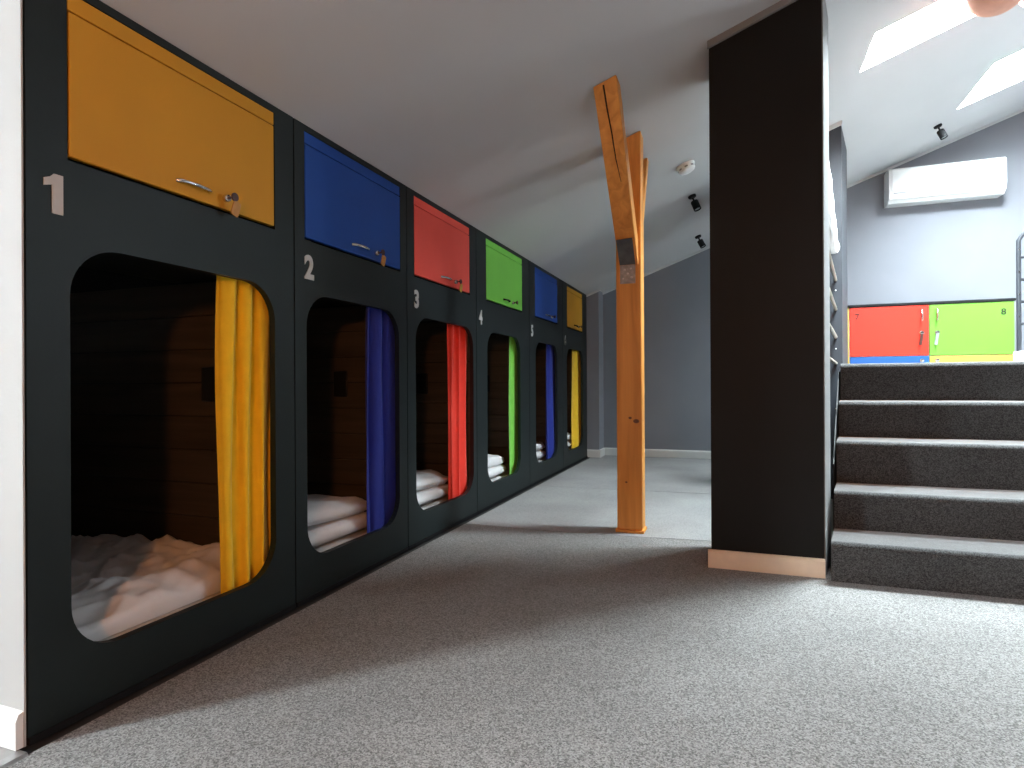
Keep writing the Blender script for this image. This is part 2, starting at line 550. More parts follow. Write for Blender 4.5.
def sloped_strip(name, xa, xb, y, h, t, m):
    return obj(name, plate_bm([(xa, ceil_z(xa) - h), (xb, ceil_z(xb) - h), (xb, ceil_z(xb) - .001), (xa, ceil_z(xa) - .001)], [],
                              lambda u, v: (u, y, v), (0, -t, 0)), m)


tag(sloped_strip('trim_1', cbx1 + .0, XRIGHT - .01, YBACK - .001, 0.022, 0.02, M_CEIL), kind='structure')
tag(sloped_strip('trim_2', XB - .02, cbx1 + .02, 6.409, 0.022, 0.015, M_CEIL), kind='structure')

# black pillar beside the stairs, light grey flank along the stair
PF, PBK = 2.753, 3.10
pil = [(-0.086, PF), (0.354, PF), (0.422, PBK), (-0.086, PBK)]


def to_ceiling(pts, fn_off=0.0):
    bm = bmesh.new()
    lo = [bm.verts.new((x, y, 0.0)) for x, y in pts]
    hi = [bm.verts.new((x, y, ceil_z(x) - 0.002 - fn_off)) for x, y in pts]
    bm.faces.new(lo[::-1])
    bm.faces.new(hi)
    n = len(pts)
    for i in range(n):
        bm.faces.new((lo[i], lo[(i + 1) % n], hi[(i + 1) % n], hi[i]))
    return bm


pillar = obj('wall_pillar', to_ceiling(pil), M_BLACKW)
tag(pillar, kind='structure')
obj('flank', to_ceiling([(0.3552, PF + .004), (0.3595, PF + .004), (0.4265, PBK), (0.4222, PBK)], 0.001), M_LTGREY, pillar)
pbb = [(0, 0), (-0.018, 0), (-0.014, 0.066), (-0.008, 0.074), (0, 0.076)]
tag(obj('baseboard_pillar', prism_bm(pbb, lambda u, v: (-0.100, PF - .001 + u, v), (0.456, 0, 0)), M_CREAM), kind='structure')
t3 = tag(sloped_strip('trim_3', -0.092, 0.3545, PF - .001, 0.030, 0.016, M_LTGREY), kind='structure')

# black partition further along the stair
part = obj('wall_partition', to_ceiling([(0.20, 4.62), (0.712, 4.62), (0.850, 5.28), (0.20, 5.28)], 0.03), M_DKMET)
tag(part, kind='structure')
tag(sloped_strip('trim_4', 0.20, 0.716, 4.63, 0.032, 0.02, M_TRIMG), kind='structure')
for zz in (1.43, 1.03, 0.62, 0.20):
    obj('screw_cap', lathe_bm([(0.0, 0.003), (0.004, 0.002), (0.005, 0.0)], 10,
                              Matrix.Translation((0.672, 4.6195, zz)) @ Matrix.Rotation(math.pi / 2, 4, 'X')), M_PLAST, part, 50)

# upper floor
SY = [2.69 + 0.24 * k for k in range(5)]
SH = [0.162, 0.328, 0.525, 0.704, 0.900]


def side_x(y):
    return 0.366 + 0.19 * (y - 2.7) + 0.006


up = obj('floor_upper', plate_bm([(side_x(3.95), 3.95), (XRIGHT, 3.95), (XRIGHT, YBACK), (0.87, YBACK), (0.87, 5.3)], [],
                                 lambda u, v: (u, v, 0.0), (0, 0, 0.898)), M_CARPET)
tag(up, kind='structure')

# ================================================================== STAIRS
stair = empty('staircase', (1.2, SY[0], 0))
tag(stair, 'flight of five charcoal carpeted steps beside the black pillar', 'stairs')
XSR = 2.38
for k in range(5):
    ya, h = SY[k], SH[k]
    yb = SY[k + 1] + 0.016 if k < 4 else 3.949
    r = 0.022
    z_lo = 0.0
    prof = [(ya + 0.016, z_lo), (ya + 0.014, h - 0.07)]
    for q in range(7):
        a = math.radians(200 - 110 * q / 6)
        prof.append((ya + r + r * math.cos(a), h - r + r * math.sin(a)))
    prof += [(yb - 0.02, h), (yb, h), (yb, z_lo)]
    bm = bmesh.new()
    NX = 24
    loops = []
    for j in range(NX + 1):
        t = j / NX
        ring = []
        for (y, z) in prof:
            xl = side_x(max(y, ya))
            x = xl + (XSR - xl) * t
            dz = 0.0015 * noise.noise(Vector((x * 5, k * 3.1, z * 4))) if z > 0.01 else 0
            ring.append(bm.verts.new((x, y + dz, z + dz)))
        loops.append(ring)
    n = len(prof)
    for a, b in zip(loops, loops[1:]):
        for i in range(n):
            bm.faces.new((a[i], a[(i + 1) % n], b[(i + 1) % n], b[i]))
    bm.faces.new(loops[0])
    bm.faces.new(loops[-1][::-1])
    obj('step', bm, M_CARPETD, stair, 35)
obj('stringer', plate_bm([(PBK + .02, 0.0), (4.60, 0.0), (4.60, 0.86), (3.70, 0.86), (PBK + .02, 0.42)], [],
                         lambda u, v: (side_x(u) - 0.008, u, v), (-0.005, 0, 0)), M_BLACKW, stair)
box('wall_stair_side', XSR + .01, XSR + .11, SY[0], 3.949, 0, 0.9, M_WHITEW)
tag(bpy.data.objects['wall_stair_side'], kind='structure')

# ================================================================== RAILS beside the stairs
RL = []
rail_labels = ['lowest pale wooden rail between black pillar and dark partition',
               'second pale wooden rail up between black pillar and dark partition',
               'third pale wooden rail up between black pillar and dark partition',
               'fourth pale wooden rail up, just below the white cloth',
               'topmost pale wooden rail carrying the white cloth']
for zz, lb in zip((0.93, 1.11, 1.30, 1.50, 1.72), rail_labels):
    o = tube('wooden_rail', [(0.398, PBK + .001, zz), (0.672, 4.619, zz)], 0.0105, M_PINEL, None, 12)
    tag(o, lb, 'rail', 'pale rails beside the stairs')

# white cloth hung over the top rail
bm = bmesh.new()
NU, NV = 30, 28
gr = []
for i in range(NU + 1):
    t = i / NU
    y = PBK + 0.02 + (4.56 - PBK - 0.02) * t
    xr = 0.398 + (0.672 - 0.398) * (y - PBK) / (4.619 - PBK)
    zt_ = 1.745 + 0.20 * (1 - t) ** 1.5
    zb_ = 1.60 + 0.03 * math.sin(7 * t) + 0.05 * t
    row = []
    for j in range(NV):
        a = 2 * math.pi * j / NV
        cz, cxx = math.cos(a), math.sin(a)
        w = (0.022 + 0.008 * (1 - cz) / 2) * (1 if 0 < i < NU else 0.7)
        x = xr + math.copysign(abs(cxx) ** 0.6, cxx) * w
        z = (zt_ + zb_) / 2 + math.copysign(abs(cz) ** 0.8, cz) * (zt_ - zb_) / 2
        n_ = noise.noise(Vector((y * 9, z * 7, cxx * 2)))
        row.append(bm.verts.new((x + 0.010 * n_, y, z + 0.012 * n_)))
    gr.append(row)
for i in range(NU):
    for j in range(NV):
        bm.faces.new((gr[i][j], gr[i + 1][j], gr[i + 1][(j + 1) % NV], gr[i][(j + 1) % NV]))
bm.faces.new(gr[0][::-1])
bm.faces.new(gr[-1])
o = obj('hanging_cloth', bm, M_LINEN, None, 60)
tag(o, 'crumpled white cloth hung over the topmost wooden rail', 'cloth')

# ================================================================== BUNKS
B = [0.881, 1.758, 2.556, 3.398, 4.427, 5.410, 6.398]
OP = [(0.978, 1.660), (1.823, 2.481), (2.639, 3.348), (3.570, 4.213), (4.584, 5.219), (5.555, 6.211)]
LK = [(0.974, 1.662), (1.815, 2.497), (2.628, 3.300), (3.556, 4.262), (4.577, 5.231), (5.572, 6.192)]
NUMP = [(0.942, 1.247), (1.838, 1.238), (2.648, 1.226), (3.463, 1.220), (4.496, 1.2185), (5.500, 1.213)]
COLR = [('yellow', M_YEL, M_CYEL), ('blue', M_BLU, M_CBLU), ('red', M_RED, M_CRED), ('green', M_GRN, M_CGRN), ('blue', M_BLU, M_CBLU),
        ('yellow', M_YEL, M_CYEL)]
ORD = ['one', 'two', 'three', 'four', 'five', 'six']
PT = 0.024             # front panel thickness
OZ0, OZ1 = 0.150, 1.142
LZ0, LZ1 = 1.336, 1.740
XPB = -3.36            # back of the sleeping space
YZ = lambda u, v: (XB, u, v)


def x_slope(z, off=0.03):
    """x where the sloping roof comes down to height z"""
    return max(XPB, XB - (CZ0 - z) / SLOPE + off)


for i in range(6):
    ya, yb = B[i] + 0.003, B[i + 1] - 0.003
    cname, mlam, mcur = COLR[i]
    pod = empty('bunk_pod', (XB, (ya + yb) / 2, 0))
    tag(pod, ['nearest black sleeping bunk, beside the white wall, with the largest yellow locker door',
              'second black bunk from the white wall, large blue locker door above it',
              'third black bunk from the white wall, with the only red locker door',
              'fourth black bunk from the white wall, with the only green locker door',
              'fifth black bunk, small blue locker door between the green and the far yellow',
              'farthest black bunk, at the grey corner, with a small yellow locker door'][i], 'bunk',
        'numbered sleeping bunks along the wall')
    top = CZ0 - 0.003
    o0, o1 = OP[i]
    l0, l1 = LK[i]
    # front board with opening and locker recess
    bm = plate_bm(rect(ya, yb, 0.016, top), [rrect(o0, o1, OZ0, OZ1, 0.125, 10), rect(l0, l1, LZ0, LZ1)], YZ, (-PT, 0, 0))
    obj('front_panel', bm, M_BLACK, pod)
    box('plinth', XB - 0.03, XB + 0.004, ya, yb, 0.0, 0.016, M_BLKMET, pod)
    # sides, back, inner ceiling and bed base
    for s, (p, q) in enumerate(((ya, ya + 0.014), (yb - 0.014, yb))):
        prof = [(XB - PT, 0.002), (XPB, 0.002), (XPB, ceil_z(XPB) - 0.006), (XB - PT, ceil_z(XB - PT) - 0.006)]
        obj('side_panel', plate_bm(prof, [], lambda u, v: (u, p, v), (0, q - p, 0)), M_BLACK, pod)
    box('back_panel', XPB - 0.014, XPB, ya, yb, 0.002, ceil_z(XPB - .014) - 0.006, M_BLACK, pod)
    box('locker_floor', XB - 0.55, XB - PT, ya + .014, yb - .014, 1.20, 1.218, M_BLACK, pod)
    zlb = ceil_z(XB - 0.55) - 0.008
    box('locker_back', XB - 0.564, XB - 0.55, ya + .014, yb - .014, 1.20, zlb, M_BLACK, pod)
    box('bed_base', XPB, XB - PT, ya + .014, yb - .014, 0.002, 0.045, M_DARKW, pod)
    # dark planks lining the far side and the back
    z = 0.05
    while z < 1.19:
        zt = min(z + 0.124, 1.195)
        xe = x_slope(zt)
        box('plank', xe + 0.012, XB - PT - .002, yb - 0.026, yb - 0.0142, z, zt, M_DARKW, pod, 0.003)
        if zt < ceil_z(XPB) - 0.03:
            box('plank', XPB + .0002, XPB + 0.012, ya + .016, yb - 0.028, z, zt, M_DARKW, pod, 0.003)
        z += 0.127
    # socket on the far side
    sx = XB - 0.36
    sk = box('wall_socket', sx - 0.04, sx + 0.04, yb - 0.038, yb - 0.0262, 0.74, 0.87, M_BLKPL, pod, 0.004)
    sk['label'] = 'small black wall socket'
    # curtain rod inside, above the opening
    tube('curtain_rod', [(XB - 0.056, ya + .015, 1.175), (XB - 0.056, yb - .028, 1.175)], 0.008, M_STEEL, pod, 8)
    # locker: fixed strip and door
    g = 0.004
    ls = box('locker_strip', XB - 0.020, XB - 0.001, l0 + .002, l1 - .002, LZ1 - 0.045, LZ1 - .002, mlam, pod, 0.0015)
    dr = box('locker_door', XB - 0.019, XB + 0.001, l0 + g, l1 - g, LZ0 + 0.011, LZ1 - 0.049, mlam, pod, 0.002)
    dr['label'] = '%s laminate locker door' % cname
    yl = l0 + (l1 - l0) * 0.435
    zl = LZ0 + 0.047
    hm = M_CHROME if i not in (3, 5) else M_BLKMET
    hp = []
    for q in range(9):
        a = math.pi * q / 8
        hp.append((XB + 0.001 + 0.018 * math.sin(a) ** 0.6, yl + 0.055 - 0.055 * math.cos(a), zl))
    tube('handle', hp, [0.007, 0.006, 0.005, 0.0055, 0.006, 0.0055, 0.005, 0.006, 0.007], hm, dr, 8)
    yk = l0 + (l1 - l0) * 0.685
    zk = LZ0 + 0.045
    RX = Matrix.Translation((XB + 0.001, yk, zk)) @ Matrix.Rotation(math.pi / 2, 4, 'Y')
    obj('lock', lathe_bm([(0.0, 0.0), (0.012, 0.0), (0.012, 0.012), (0.009, 0.016), (0.0, 0.016)], 14, RX), M_CHROME, dr, 40)
    obj('key', lathe_bm([(0.0, 0.016), (0.003, 0.016), (0.003, 0.034), (0.013, 0.036), (0.013, 0.041), (0.0, 0.041)], 14, RX), M_DKRED, dr, 40)
    if i in (0, 1, 2):
        tg = plate_bm(rrect(-0.014, 0.014, -0.052, -0.004, 0.005, 3), [], lambda u, v: (0, u, v), (0.004, 0, 0))
        tg.transform(Matrix.Translation((XB + 0.036, yk + 0.014, zk - 0.008)) @ Matrix.Rotation(math.radians(-18), 4, 'X'))
        obj('key_tag', tg, (M_TAGO, M_TAGO, M_TAGY)[i], dr)
    # number
    ny, nz = NUMP[i]
    mtx = Matrix.Translation((XB + 0.0005, ny, nz)) @ Matrix(((0, 0, 1, 0), (1, 0, 0, 0), (0, 1, 0, 0), (0, 0, 0, 1)))
    if i == 0:
        one = [(-0.004, -0.046), (0.020, -0.046), (0.020, 0.046), (0.000, 0.046), (-0.007, 0.038), (-0.022, 0.031), (-0.022, 0.014), (-0.004, 0.020)]
        obj('number', plate_bm(one, [], lambda u, v: (XB + .0003, ny + u, nz + v), (0.003, 0, 0)), M_NUM, pod)
    else:
        text_mesh('number', str(i + 1), M_NUM, pod, 0.118, 0.0045, 0.002, mtx, 0.88)

    # ---- bedding (things of their own)
    mx = box('mattress', XPB + .02, XB - 0.100, ya + .03, yb - .03, 0.046, 0.125, M_MATT, None, 0.02, 2)
    tag(mx, 'thin white mattress inside bunk number %s' % ORD[i], 'mattress', 'mattresses in the bunks')

    # ---- curtain gathered to the right of the opening
    cl = [(1.432, 1.688), (2.212, 2.519), (3.030, 3.412), (3.994, 4.25), (4.919, 5.328), (5.86, 6.316)][i]
    kx = (XB - 0.056 + 0.004) / -1.5
    c0, c1 = cl[0] * kx + (0.016, 0.02, 0.03, 0.02, 0.02, 0.03)[i], yb - 0.03
    nf = (3.3, 2.2, 2.6, 1.6, 2.0, 1.6)[i]
    bm = bmesh.new()
    CU, CV = 60, 26
    zb, zt = 0.10, 1.185
    rnd = random.Random(i)
    ph0 = rnd.random() * 6
    gr = []
    for a in range(CU + 1):
        s = a / CU
        col = []
        for b in range(CV + 1):
            t = b / CV
            sag = 0.012 * math.sin(math.pi * t) * (1 - s)
            amp = 0.0150 + 0.003 * t + 0.003 * math.sin(3 * t + i)
            fold = math.sin(2 * math.pi * nf * (s + 0.03 * math.sin(4 * t + ph0)) + ph0 + 0.5 * t)
            fold += 0.22 * math.sin(2 * math.pi * nf * 2.3 * s + 2 * t + i)
            y = c0 + (c1 - c0) * s - sag + 0.006 * math.sin(2 * math.pi * nf * 2 * s + 1)
            x = XB - 0.056 + amp * fold * (0.75 if t < 0.02 else 1)
            col.append(bm.verts.new((x, y, zt + (zb - zt) * t)))
        gr.append(col)
    for a in range(CU):
        for b in range(CV):
            bm.faces.new((gr[a][b], gr[a + 1][b], gr[a + 1][b + 1], gr[a][b + 1]))
    o = obj('curtain', bm, mcur, None, 80)
    md = o.modifiers.new('thickness', 'SOLIDIFY')
    md.thickness = 0.003
    lab = ['bright yellow curtain gathered at the right of bunk one', 'dark blue curtain gathered at the right of bunk two',
           'red curtain gathered at the right of bunk three', 'light green curtain gathered at the right of bunk four',
           'dark blue curtain gathered at the right of bunk five', 'yellow curtain gathered at the right of bunk six, farthest away'][i]
    tag(o, lab, 'curtain', 'bunk curtains')


# crumpled duvet in the first bunk
def heap(name, x0, x1, y0, y1, base, fn, nx, ny, label, cat, group=None):
    bm = bmesh.new()
    g = []
    for i in range(nx + 1):
        row = []
        for j in range(ny + 1):
            x = x0 + (x1 - x0) * i / nx
            y = y0 + (y1 - y0) * j / ny
            row.append(bm.verts.new((x, y, fn(x, y, i / nx, j / ny))))
        g.append(row)
    lo = {}
    for i in range(nx + 1):
        for j in range(ny + 1):
            if i in (0, nx) or j in (0, ny):
                v = g[i][j].co
                lo[i, j] = bm.verts.new((v.x, v.y, base))
    for i in range(nx):
        for j in range(ny):
            bm.faces.new((g[i][j], g[i + 1][j], g[i + 1][j + 1], g[i][j + 1]))
    rim = [(i, 0) for i in range(nx)] + [(nx, j) for j in range(ny)] + [(i, ny) for i in range(nx, 0, -1)] + [(0, j) for j in range(ny, 0, -1)]
    for a, b in zip(rim, rim[1:] + rim[:1]):
        bm.faces.new((g[a[0]][a[1]], g[b[0]][b[1]], lo[b], lo[a]))
    bm.faces.new([lo[r] for r in rim])
    o = obj(name, bm, M_LINEN, None, 70)
    tag(o, label, cat, group)
    return o


def edge_fall(s, t, w=0.12):
    f = 1.0
    for q in (s, 1 - s, t, 1 - t):
        f *= min(1.0, max(0.0, q / w)) ** 0.5 if q < w else 1.0
    return f


def ridged(p):
    return 1 - abs(noise.noise(p))


def duvet_fn(x, y, s, t):
    q = Vector((x * 1.3, y * 1.3, 5.1))
    wx, wy = 0.25 * noise.noise(q), 0.25 * noise.noise(q + Vector((9, 3, 1)))
    h = 0.038 + 0.030 * noise.noise(Vector((x * 2.2, y * 2.8, 0.3)))
    h += 0.032 * (ridged(Vector(((x + wx) * 6 + y * 2.5, (y + wy) * 2.2 - x, 1.7))) ** 3 - .35)
    h += 0.022 * (ridged(Vector(((x + wx) * 10 - y * 6, (y + wy) * 7 + x * 4, 4.2))) ** 3 - .35)
    h += 0.010 * (ridged(Vector((x * 21 + y * 6, y * 17 - x * 5, 2.2))) ** 2 - .5)
    h += 0.045 * (1 - s) * t
    f = edge_fall(s, t, 0.07)
    return 0.1265 + max(0.004, h) * (0.35 + 0.65 * f)


heap('duvet', -2.95, XB - 0.102, 0.915, 1.715, 0.1262, lambda x, y, s, t: duvet_fn(x, y, 1 - s, t), 150, 90,
     'crumpled white duvet spread over the bed in bunk one', 'duvet', 'white duvets in the bunks')


def soft_block(bm, c, s, seed, amp, e=0.35, nu=40, nv=22, tilt=0.0):
    def sp(v, p):
        return math.copysign(abs(v) ** p, v)
    rings = []
    for j in range(nv + 1):
        ph = -math.pi / 2 + math.pi * j / nv
        ring = []
        for i in range(nu):
            th = 2 * math.pi * i / nu
            cx, sn = math.cos(th), math.sin(th)
            x = sp(math.cos(ph), 0.55) * sp(cx, e)
            y = sp(math.cos(ph), 0.55) * sp(sn, e)
            z = sp(math.sin(ph), 0.8)
            n = amp * (noise.noise(Vector((x * 2.3 + seed, y * 2.3, z * 1.5))) + 0.5 * noise.noise(Vector((x * 6 + seed, y * 6, z * 3))))
            zz = c[2] + z * s[2] + (n if z > -0.5 else 0) - tilt * y
            ring.append(bm.verts.new((c[0] + x * s[0] * (1 + n), c[1] + y * s[1] * (1 + n), max(zz, 0.1262))))
        rings.append(ring)
    for a, b in zip(rings, rings[1:]):
        for i in range(nu):
            f = [a[i], a[(i + 1) % nu], b[(i + 1) % nu], b[i]]
            bm.faces.new(f)
    bmesh.ops.remove_doubles(bm, verts=bm.verts, dist=1e-5)


fold_labels = {1: 'white duvet folded in two thick layers in bunk two', 2: 'white duvet folded in two even layers in bunk three',
               3: 'rounded white folded duvet in bunk four', 4: 'small crumpled white duvet in bunk five', 5: 'white duvet glimpsed beside the yellow curtain of bunk six'}
for i in range(1, 6):
    bm = bmesh.new()
    ya, yb = B[i], B[i + 1]
    hw = [0, 0.335, 0.355, 0.40, 0.40, 0.40][i]
    yc = ya + 0.022 + hw
    ht = [0, 0.045, 0.045, 0.050, 0.046, 0.050][i]
    soft_block(bm, (XB - 0.350, yc, 0.173), (0.262, hw, 0.047), i * 3.1, 0.010, e=0.25)
    soft_block(bm, (XB - 0.352, yc - 0.005, 0.255), (0.258, hw * 0.98, ht), i * 5.7 + 1, 0.018 if i < 4 else 0.030, e=0.25, tilt=0.02)
    o = obj('folded_duvet', bm, M_LINEN, None, 75)
    tag(o, fold_labels[i], 'duvet', 'white duvets in the bunks')
    if i in (1, 2):
        pb = bmesh.new()
        soft_block(pb, (XB - 1.1, (ya + yb) / 2, 0.185), (0.26, 0.27, 0.062), i * 2.3, 0.02)
        o = obj('pillow', pb, M_LINEN, None, 75)
        tag(o, 'white pillow lying deep inside bunk %s' % ORD[i], 'pillow', 'pillows in the bunks')

# ================================================================== TIMBER POST with two braces
PX0, PX1 = -0.583, -0.449
PY0, PY1 = 3.235, 3.345
post = empty('timber_post', ((PX0 + PX1) / 2, (PY0 + PY1) / 2, 0))
tag(post, 'orange pine post with two slanting braces rising to the sloped ceiling', 'post')
bm = bmesh.new()
vs_lo = [bm.verts.new(p) for p in ((PX0, PY0, 0.014), (PX1, PY0, 0.014), (PX1, PY1, 0.014), (PX0, PY1, 0.014))]
vs_hi = [bm.verts.new((x, y, ceil_z(x) - .003)) for x, y in ((PX0, PY0), (PX1, PY0), (PX1, PY1), (PX0, PY1))]
bm.faces.new(vs_lo[::-1])
bm.faces.new(vs_hi)
for k in range(4):
    bm.faces.new((vs_lo[k], vs_lo[(k + 1) % 4], vs_hi[(k + 1) % 4], vs_hi[k]))
bmesh.ops.bevel(bm, geom=list(bm.edges), offset=0.004, segments=1, affect='EDGES', profile=0.5)
obj('post_shaft', bm, M_PINE, post, 40)
box('base_plate', PX0 - .008, PX1 + .008, PY0 - .008, PY1 + .008, 0.0, 0.014, M_PINE, post)


def brace(sgn, ytop, zfoot, th):
    """brace from the post face up to the ceiling; slab in the YZ plane, as wide as the post"""
    yf = PY0 if sgn < 0 else PY1
    bx0, bx1 = PX0 + 0.018, PX1 - 0.014
    bm = bmesh.new()
    vv = []
    for x in (bx0, bx1):
        zc = ceil_z(x) - 0.004
        d = Vector((ytop - yf, zc - zfoot)).normalized()
        nrm = Vector((-d.y, d.x)) if sgn < 0 else Vector((d.y, -d.x))   # pointing away from the post, downwards
        # four corners: foot inner, foot outer, top outer, top inner
        w = th
        foot_in = (yf, zfoot + 0.02)
        foot_out = (yf, zfoot - w * 1.15)
        top_in = (ytop - sgn * 0.0, zc)
        top_out = (ytop + sgn * w * 1.0, zc)
        vv.append([bm.verts.new((x, y, z)) for y, z in (foot_in, foot_out, top_out, top_in)])
    a, b = vv
    bm.faces.new(a)
    bm.faces.new(b[::-1])
    for k in range(4):
        bm.faces.new((a[k], a[(k + 1) % 4], b[(k + 1) % 4], b[k]))
    bmesh.ops.recalc_face_normals(bm, faces=bm.faces)
    bmesh.ops.bevel(bm, geom=list(bm.edges), offset=0.003, segments=1, affect='EDGES', profile=0.5)
    return obj('brace', bm, M_PINE, post, 40)


FB_TOP, FB_W = 2.70, 0.10
br1 = brace(-1, FB_TOP, 1.545, FB_W)
brace(1, 3.62, 1.60, 0.07)
# crack along the front brace, knots on the shaft
za, zb_ = 1.51, ceil_z(-0.52)


def on_brace(u, s):
    """point on the under face of the front brace: u across 0..1, s from foot to top 0..1"""
    x = PX0 + 0.014 + (PX1 - PX0 - 0.020) * u
    f = Vector((x, PY0, 1.545 - FB_W * 1.15))
    t = Vector((x, FB_TOP - FB_W, ceil_z(x) - .004))
    return f + (t - f) * s


cn = Vector((0, -0.75, -0.6)) * 0.0012
ck = [on_brace(0.62, 0.50), on_brace(0.53, 0.62), on_brace(0.50, 0.75), on_brace(0.44, 0.88), on_brace(0.42, 0.985)]
tube('crack', [c + cn for c in ck], [0.0012, 0.0025, 0.003, 0.0035, 0.004], M_CRACK, br1, 6)
for (kx_, kz, kr) in ((PX1 - 0.030, 0.598, 0.014), (PX1 - 0.062, 0.615, 0.008), (PX0 + 0.05, 0.27, 0.006)):
    obj('knot', lathe_bm([(0.0, 0.0016), (kr * 0.6, 0.0014), (kr, 0.0)], 14,
                         Matrix.Translation((kx_, PY0 - .0002, kz)) @ Matrix.Rotation(math.pi / 2, 4, 'X') @ Matrix.Diagonal((1.15, 0.8, 1, 1))), M_KNOT, post, 60)
# steel angle bracket under the front brace
bk = box('bracket_plate', PX0 + 0.022, PX1 - 0.030, PY0 - 0.004, PY0, 1.335, 1.440, M_STEEL, post)
for (ux, uz) in ((0.2, 0.25), (0.75, 0.3), (0.3, 0.7), (0.7, 0.75), (0.5, 0.5)):
    obj('nail', lathe_bm([(0.0, 0.004), (0.005, 0.003), (0.006, 0.0)], 10,
                         Matrix.Translation((PX0 + .022 + ux * (PX1 - PX0 - .052), PY0 - .004, 1.335 + uz * .105)) @ Matrix.Rotation(math.pi / 2, 4, 'X')),
        M_ALU, bk, 50)
p0, p1 = on_brace(0.07, 0.005), on_brace(0.80, 0.17)
bm = bmesh.new()
q = [on_brace(0.07, 0.01), on_brace(0.80, 0.01), on_brace(0.80, 0.175), on_brace(0.07, 0.175)]
off = Vector((0, -0.75, -0.6)).normalized()
va = [bm.verts.new(p + off * 0.0005) for p in q]
vb = [bm.verts.new(p + off * 0.005) for p in q]
bm.faces.new(va[::-1])
bm.faces.new(vb)
for k in range(4):
    bm.faces.new((va[k], va[(k + 1) % 4], vb[(k + 1) % 4], vb[k]))
obj('brace_plate', bm, M_DKSTEEL, post)


# ================================================================== CEILING FITTINGS
def ceiling_frame(x, y):
    """matrix whose -Z points out of the sloped ceiling into the room"""
    z = Vector((-math.sin(SA), 0, math.cos(SA)))
    xx = Vector((math.cos(SA), 0, math.sin(SA)))
    yy = z.cross(xx)
    m = Matrix((xx, yy, z)).transposed().to_4x4()
    m.translation = (x, y, ceil_z(x) - 0.001)
    return m


def spot(x, y, aim, label):
    root = empty('spotlight', (x, y, ceil_z(x)))
    tag(root, label, 'spotlight', 'black ceiling spotlights')
    mf = ceiling_frame(x, y)
    obj('base', lathe_bm([(0.0, 0.0), (0.030, 0.0), (0.030, -0.013), (0.025, -0.019), (0.0, -0.020)], 20, mf), M_BLKMET, root, 40)
    n = mf.to_3x3() @ Vector((0, 0, -1))
    p = mf.translation + n * 0.018
    knee = p + n * 0.022 + Vector(aim).normalized() * 0.004
    tube('arm', [p, knee, knee + Vector(aim).normalized() * 0.02], 0.007, M_BLKMET, root, 8)
    d = Vector(aim).normalized()
    rot = d.to_track_quat('Z', 'Y').to_matrix().to_4x4()
    rot.translation = knee + d * 0.005
    hd = obj('head', lathe_bm([(0.0, 0.0), (0.026, 0.0), (0.028, 0.004), (0.028, 0.072), (0.025, 0.072), (0.023, 0.062), (0.0, 0.062)], 20, rot), M_BLKMET, root, 40)
    obj('lens', lathe_bm([(0.0, 0.065), (0.021, 0.065), (0.0225, 0.0625)], 16, rot), M_GREYPL, hd, 40)


spot(-0.275, 4.72, (0.35, -0.15, -0.9), 'black ceiling spotlight nearer to the smoke detector')
spot(-0.296, 6.00, (0.45, -0.1, -0.9), 'black ceiling spotlight close above the grey back wall')
spot(1.612, 5.88, (0.35, -0.15, -0.9), 'black ceiling spotlight above the white air conditioner')

sm = empty('smoke_detector', (-0.275, 4.05, ceil_z(-0.275)))
tag(sm, 'round white smoke detector on the sloped ceiling behind the timber post', 'smoke detector')
mf = ceiling_frame(-0.275, 4.05)
obj('base', lathe_bm([(0.0, 0.0), (0.060, 0.0), (0.060, -0.012), (0.0, -0.013)], 28, mf), M_PLAST, sm, 40)
obj('cover', lathe_bm([(0.054, -0.013), (0.054, -0.030), (0.046, -0.042), (0.028, -0.050), (0.0, -0.052)], 28, mf), M_PLAST, sm, 40)
for k in range(8):
    a = 2 * math.pi * k / 8
    bm = add_box(bmesh.new(), -0.010, 0.010, 0.0535, 0.0555, -0.029, -0.020)
    bm.transform(mf @ Matrix.Rotation(a, 4, 'Z'))
    obj('vent_slot', bm, M_GREYPL, sm)

# unidentified pink shapes high at the right, formed as globes on added cords
for (cx, cy, cz, r, mm, lb) in ((1.130, 3.285, 2.585, 0.127, M_SALMON, 'salmon coloured round shape hanging in front of the roof window'),
                                (1.345, 3.405, 2.61, 0.100, M_PINK, 'lighter pink round shape beside the salmon one')):
    lr = empty('hanging_globe', (cx, cy, ceil_z(cx)))
    tag(lr, lb, 'lamp', 'round hanging shapes')
    prof = [(0.02, r * 0.98)]
    for q in range(1, 22):
        a = math.pi * q / 22
        prof.append((r * math.sin(a), r * math.cos(a)))
    prof.append((0.0, -r))
    obj('globe', lathe_bm([(0, r * .98)] + prof, 32, Matrix.Translation((cx, cy, cz))), mm, lr, 60)
    tube('cord', [(cx, cy, cz + r * .97), (cx, cy, ceil_z(cx) - .001)], 0.004, M_PLAST, lr, 6)
    obj('canopy', lathe_bm([(0, 0), (0.04, 0), (0.035, -0.02), (0, -0.022)], 20, ceiling_frame(cx, cy)), M_PLAST, lr, 40)

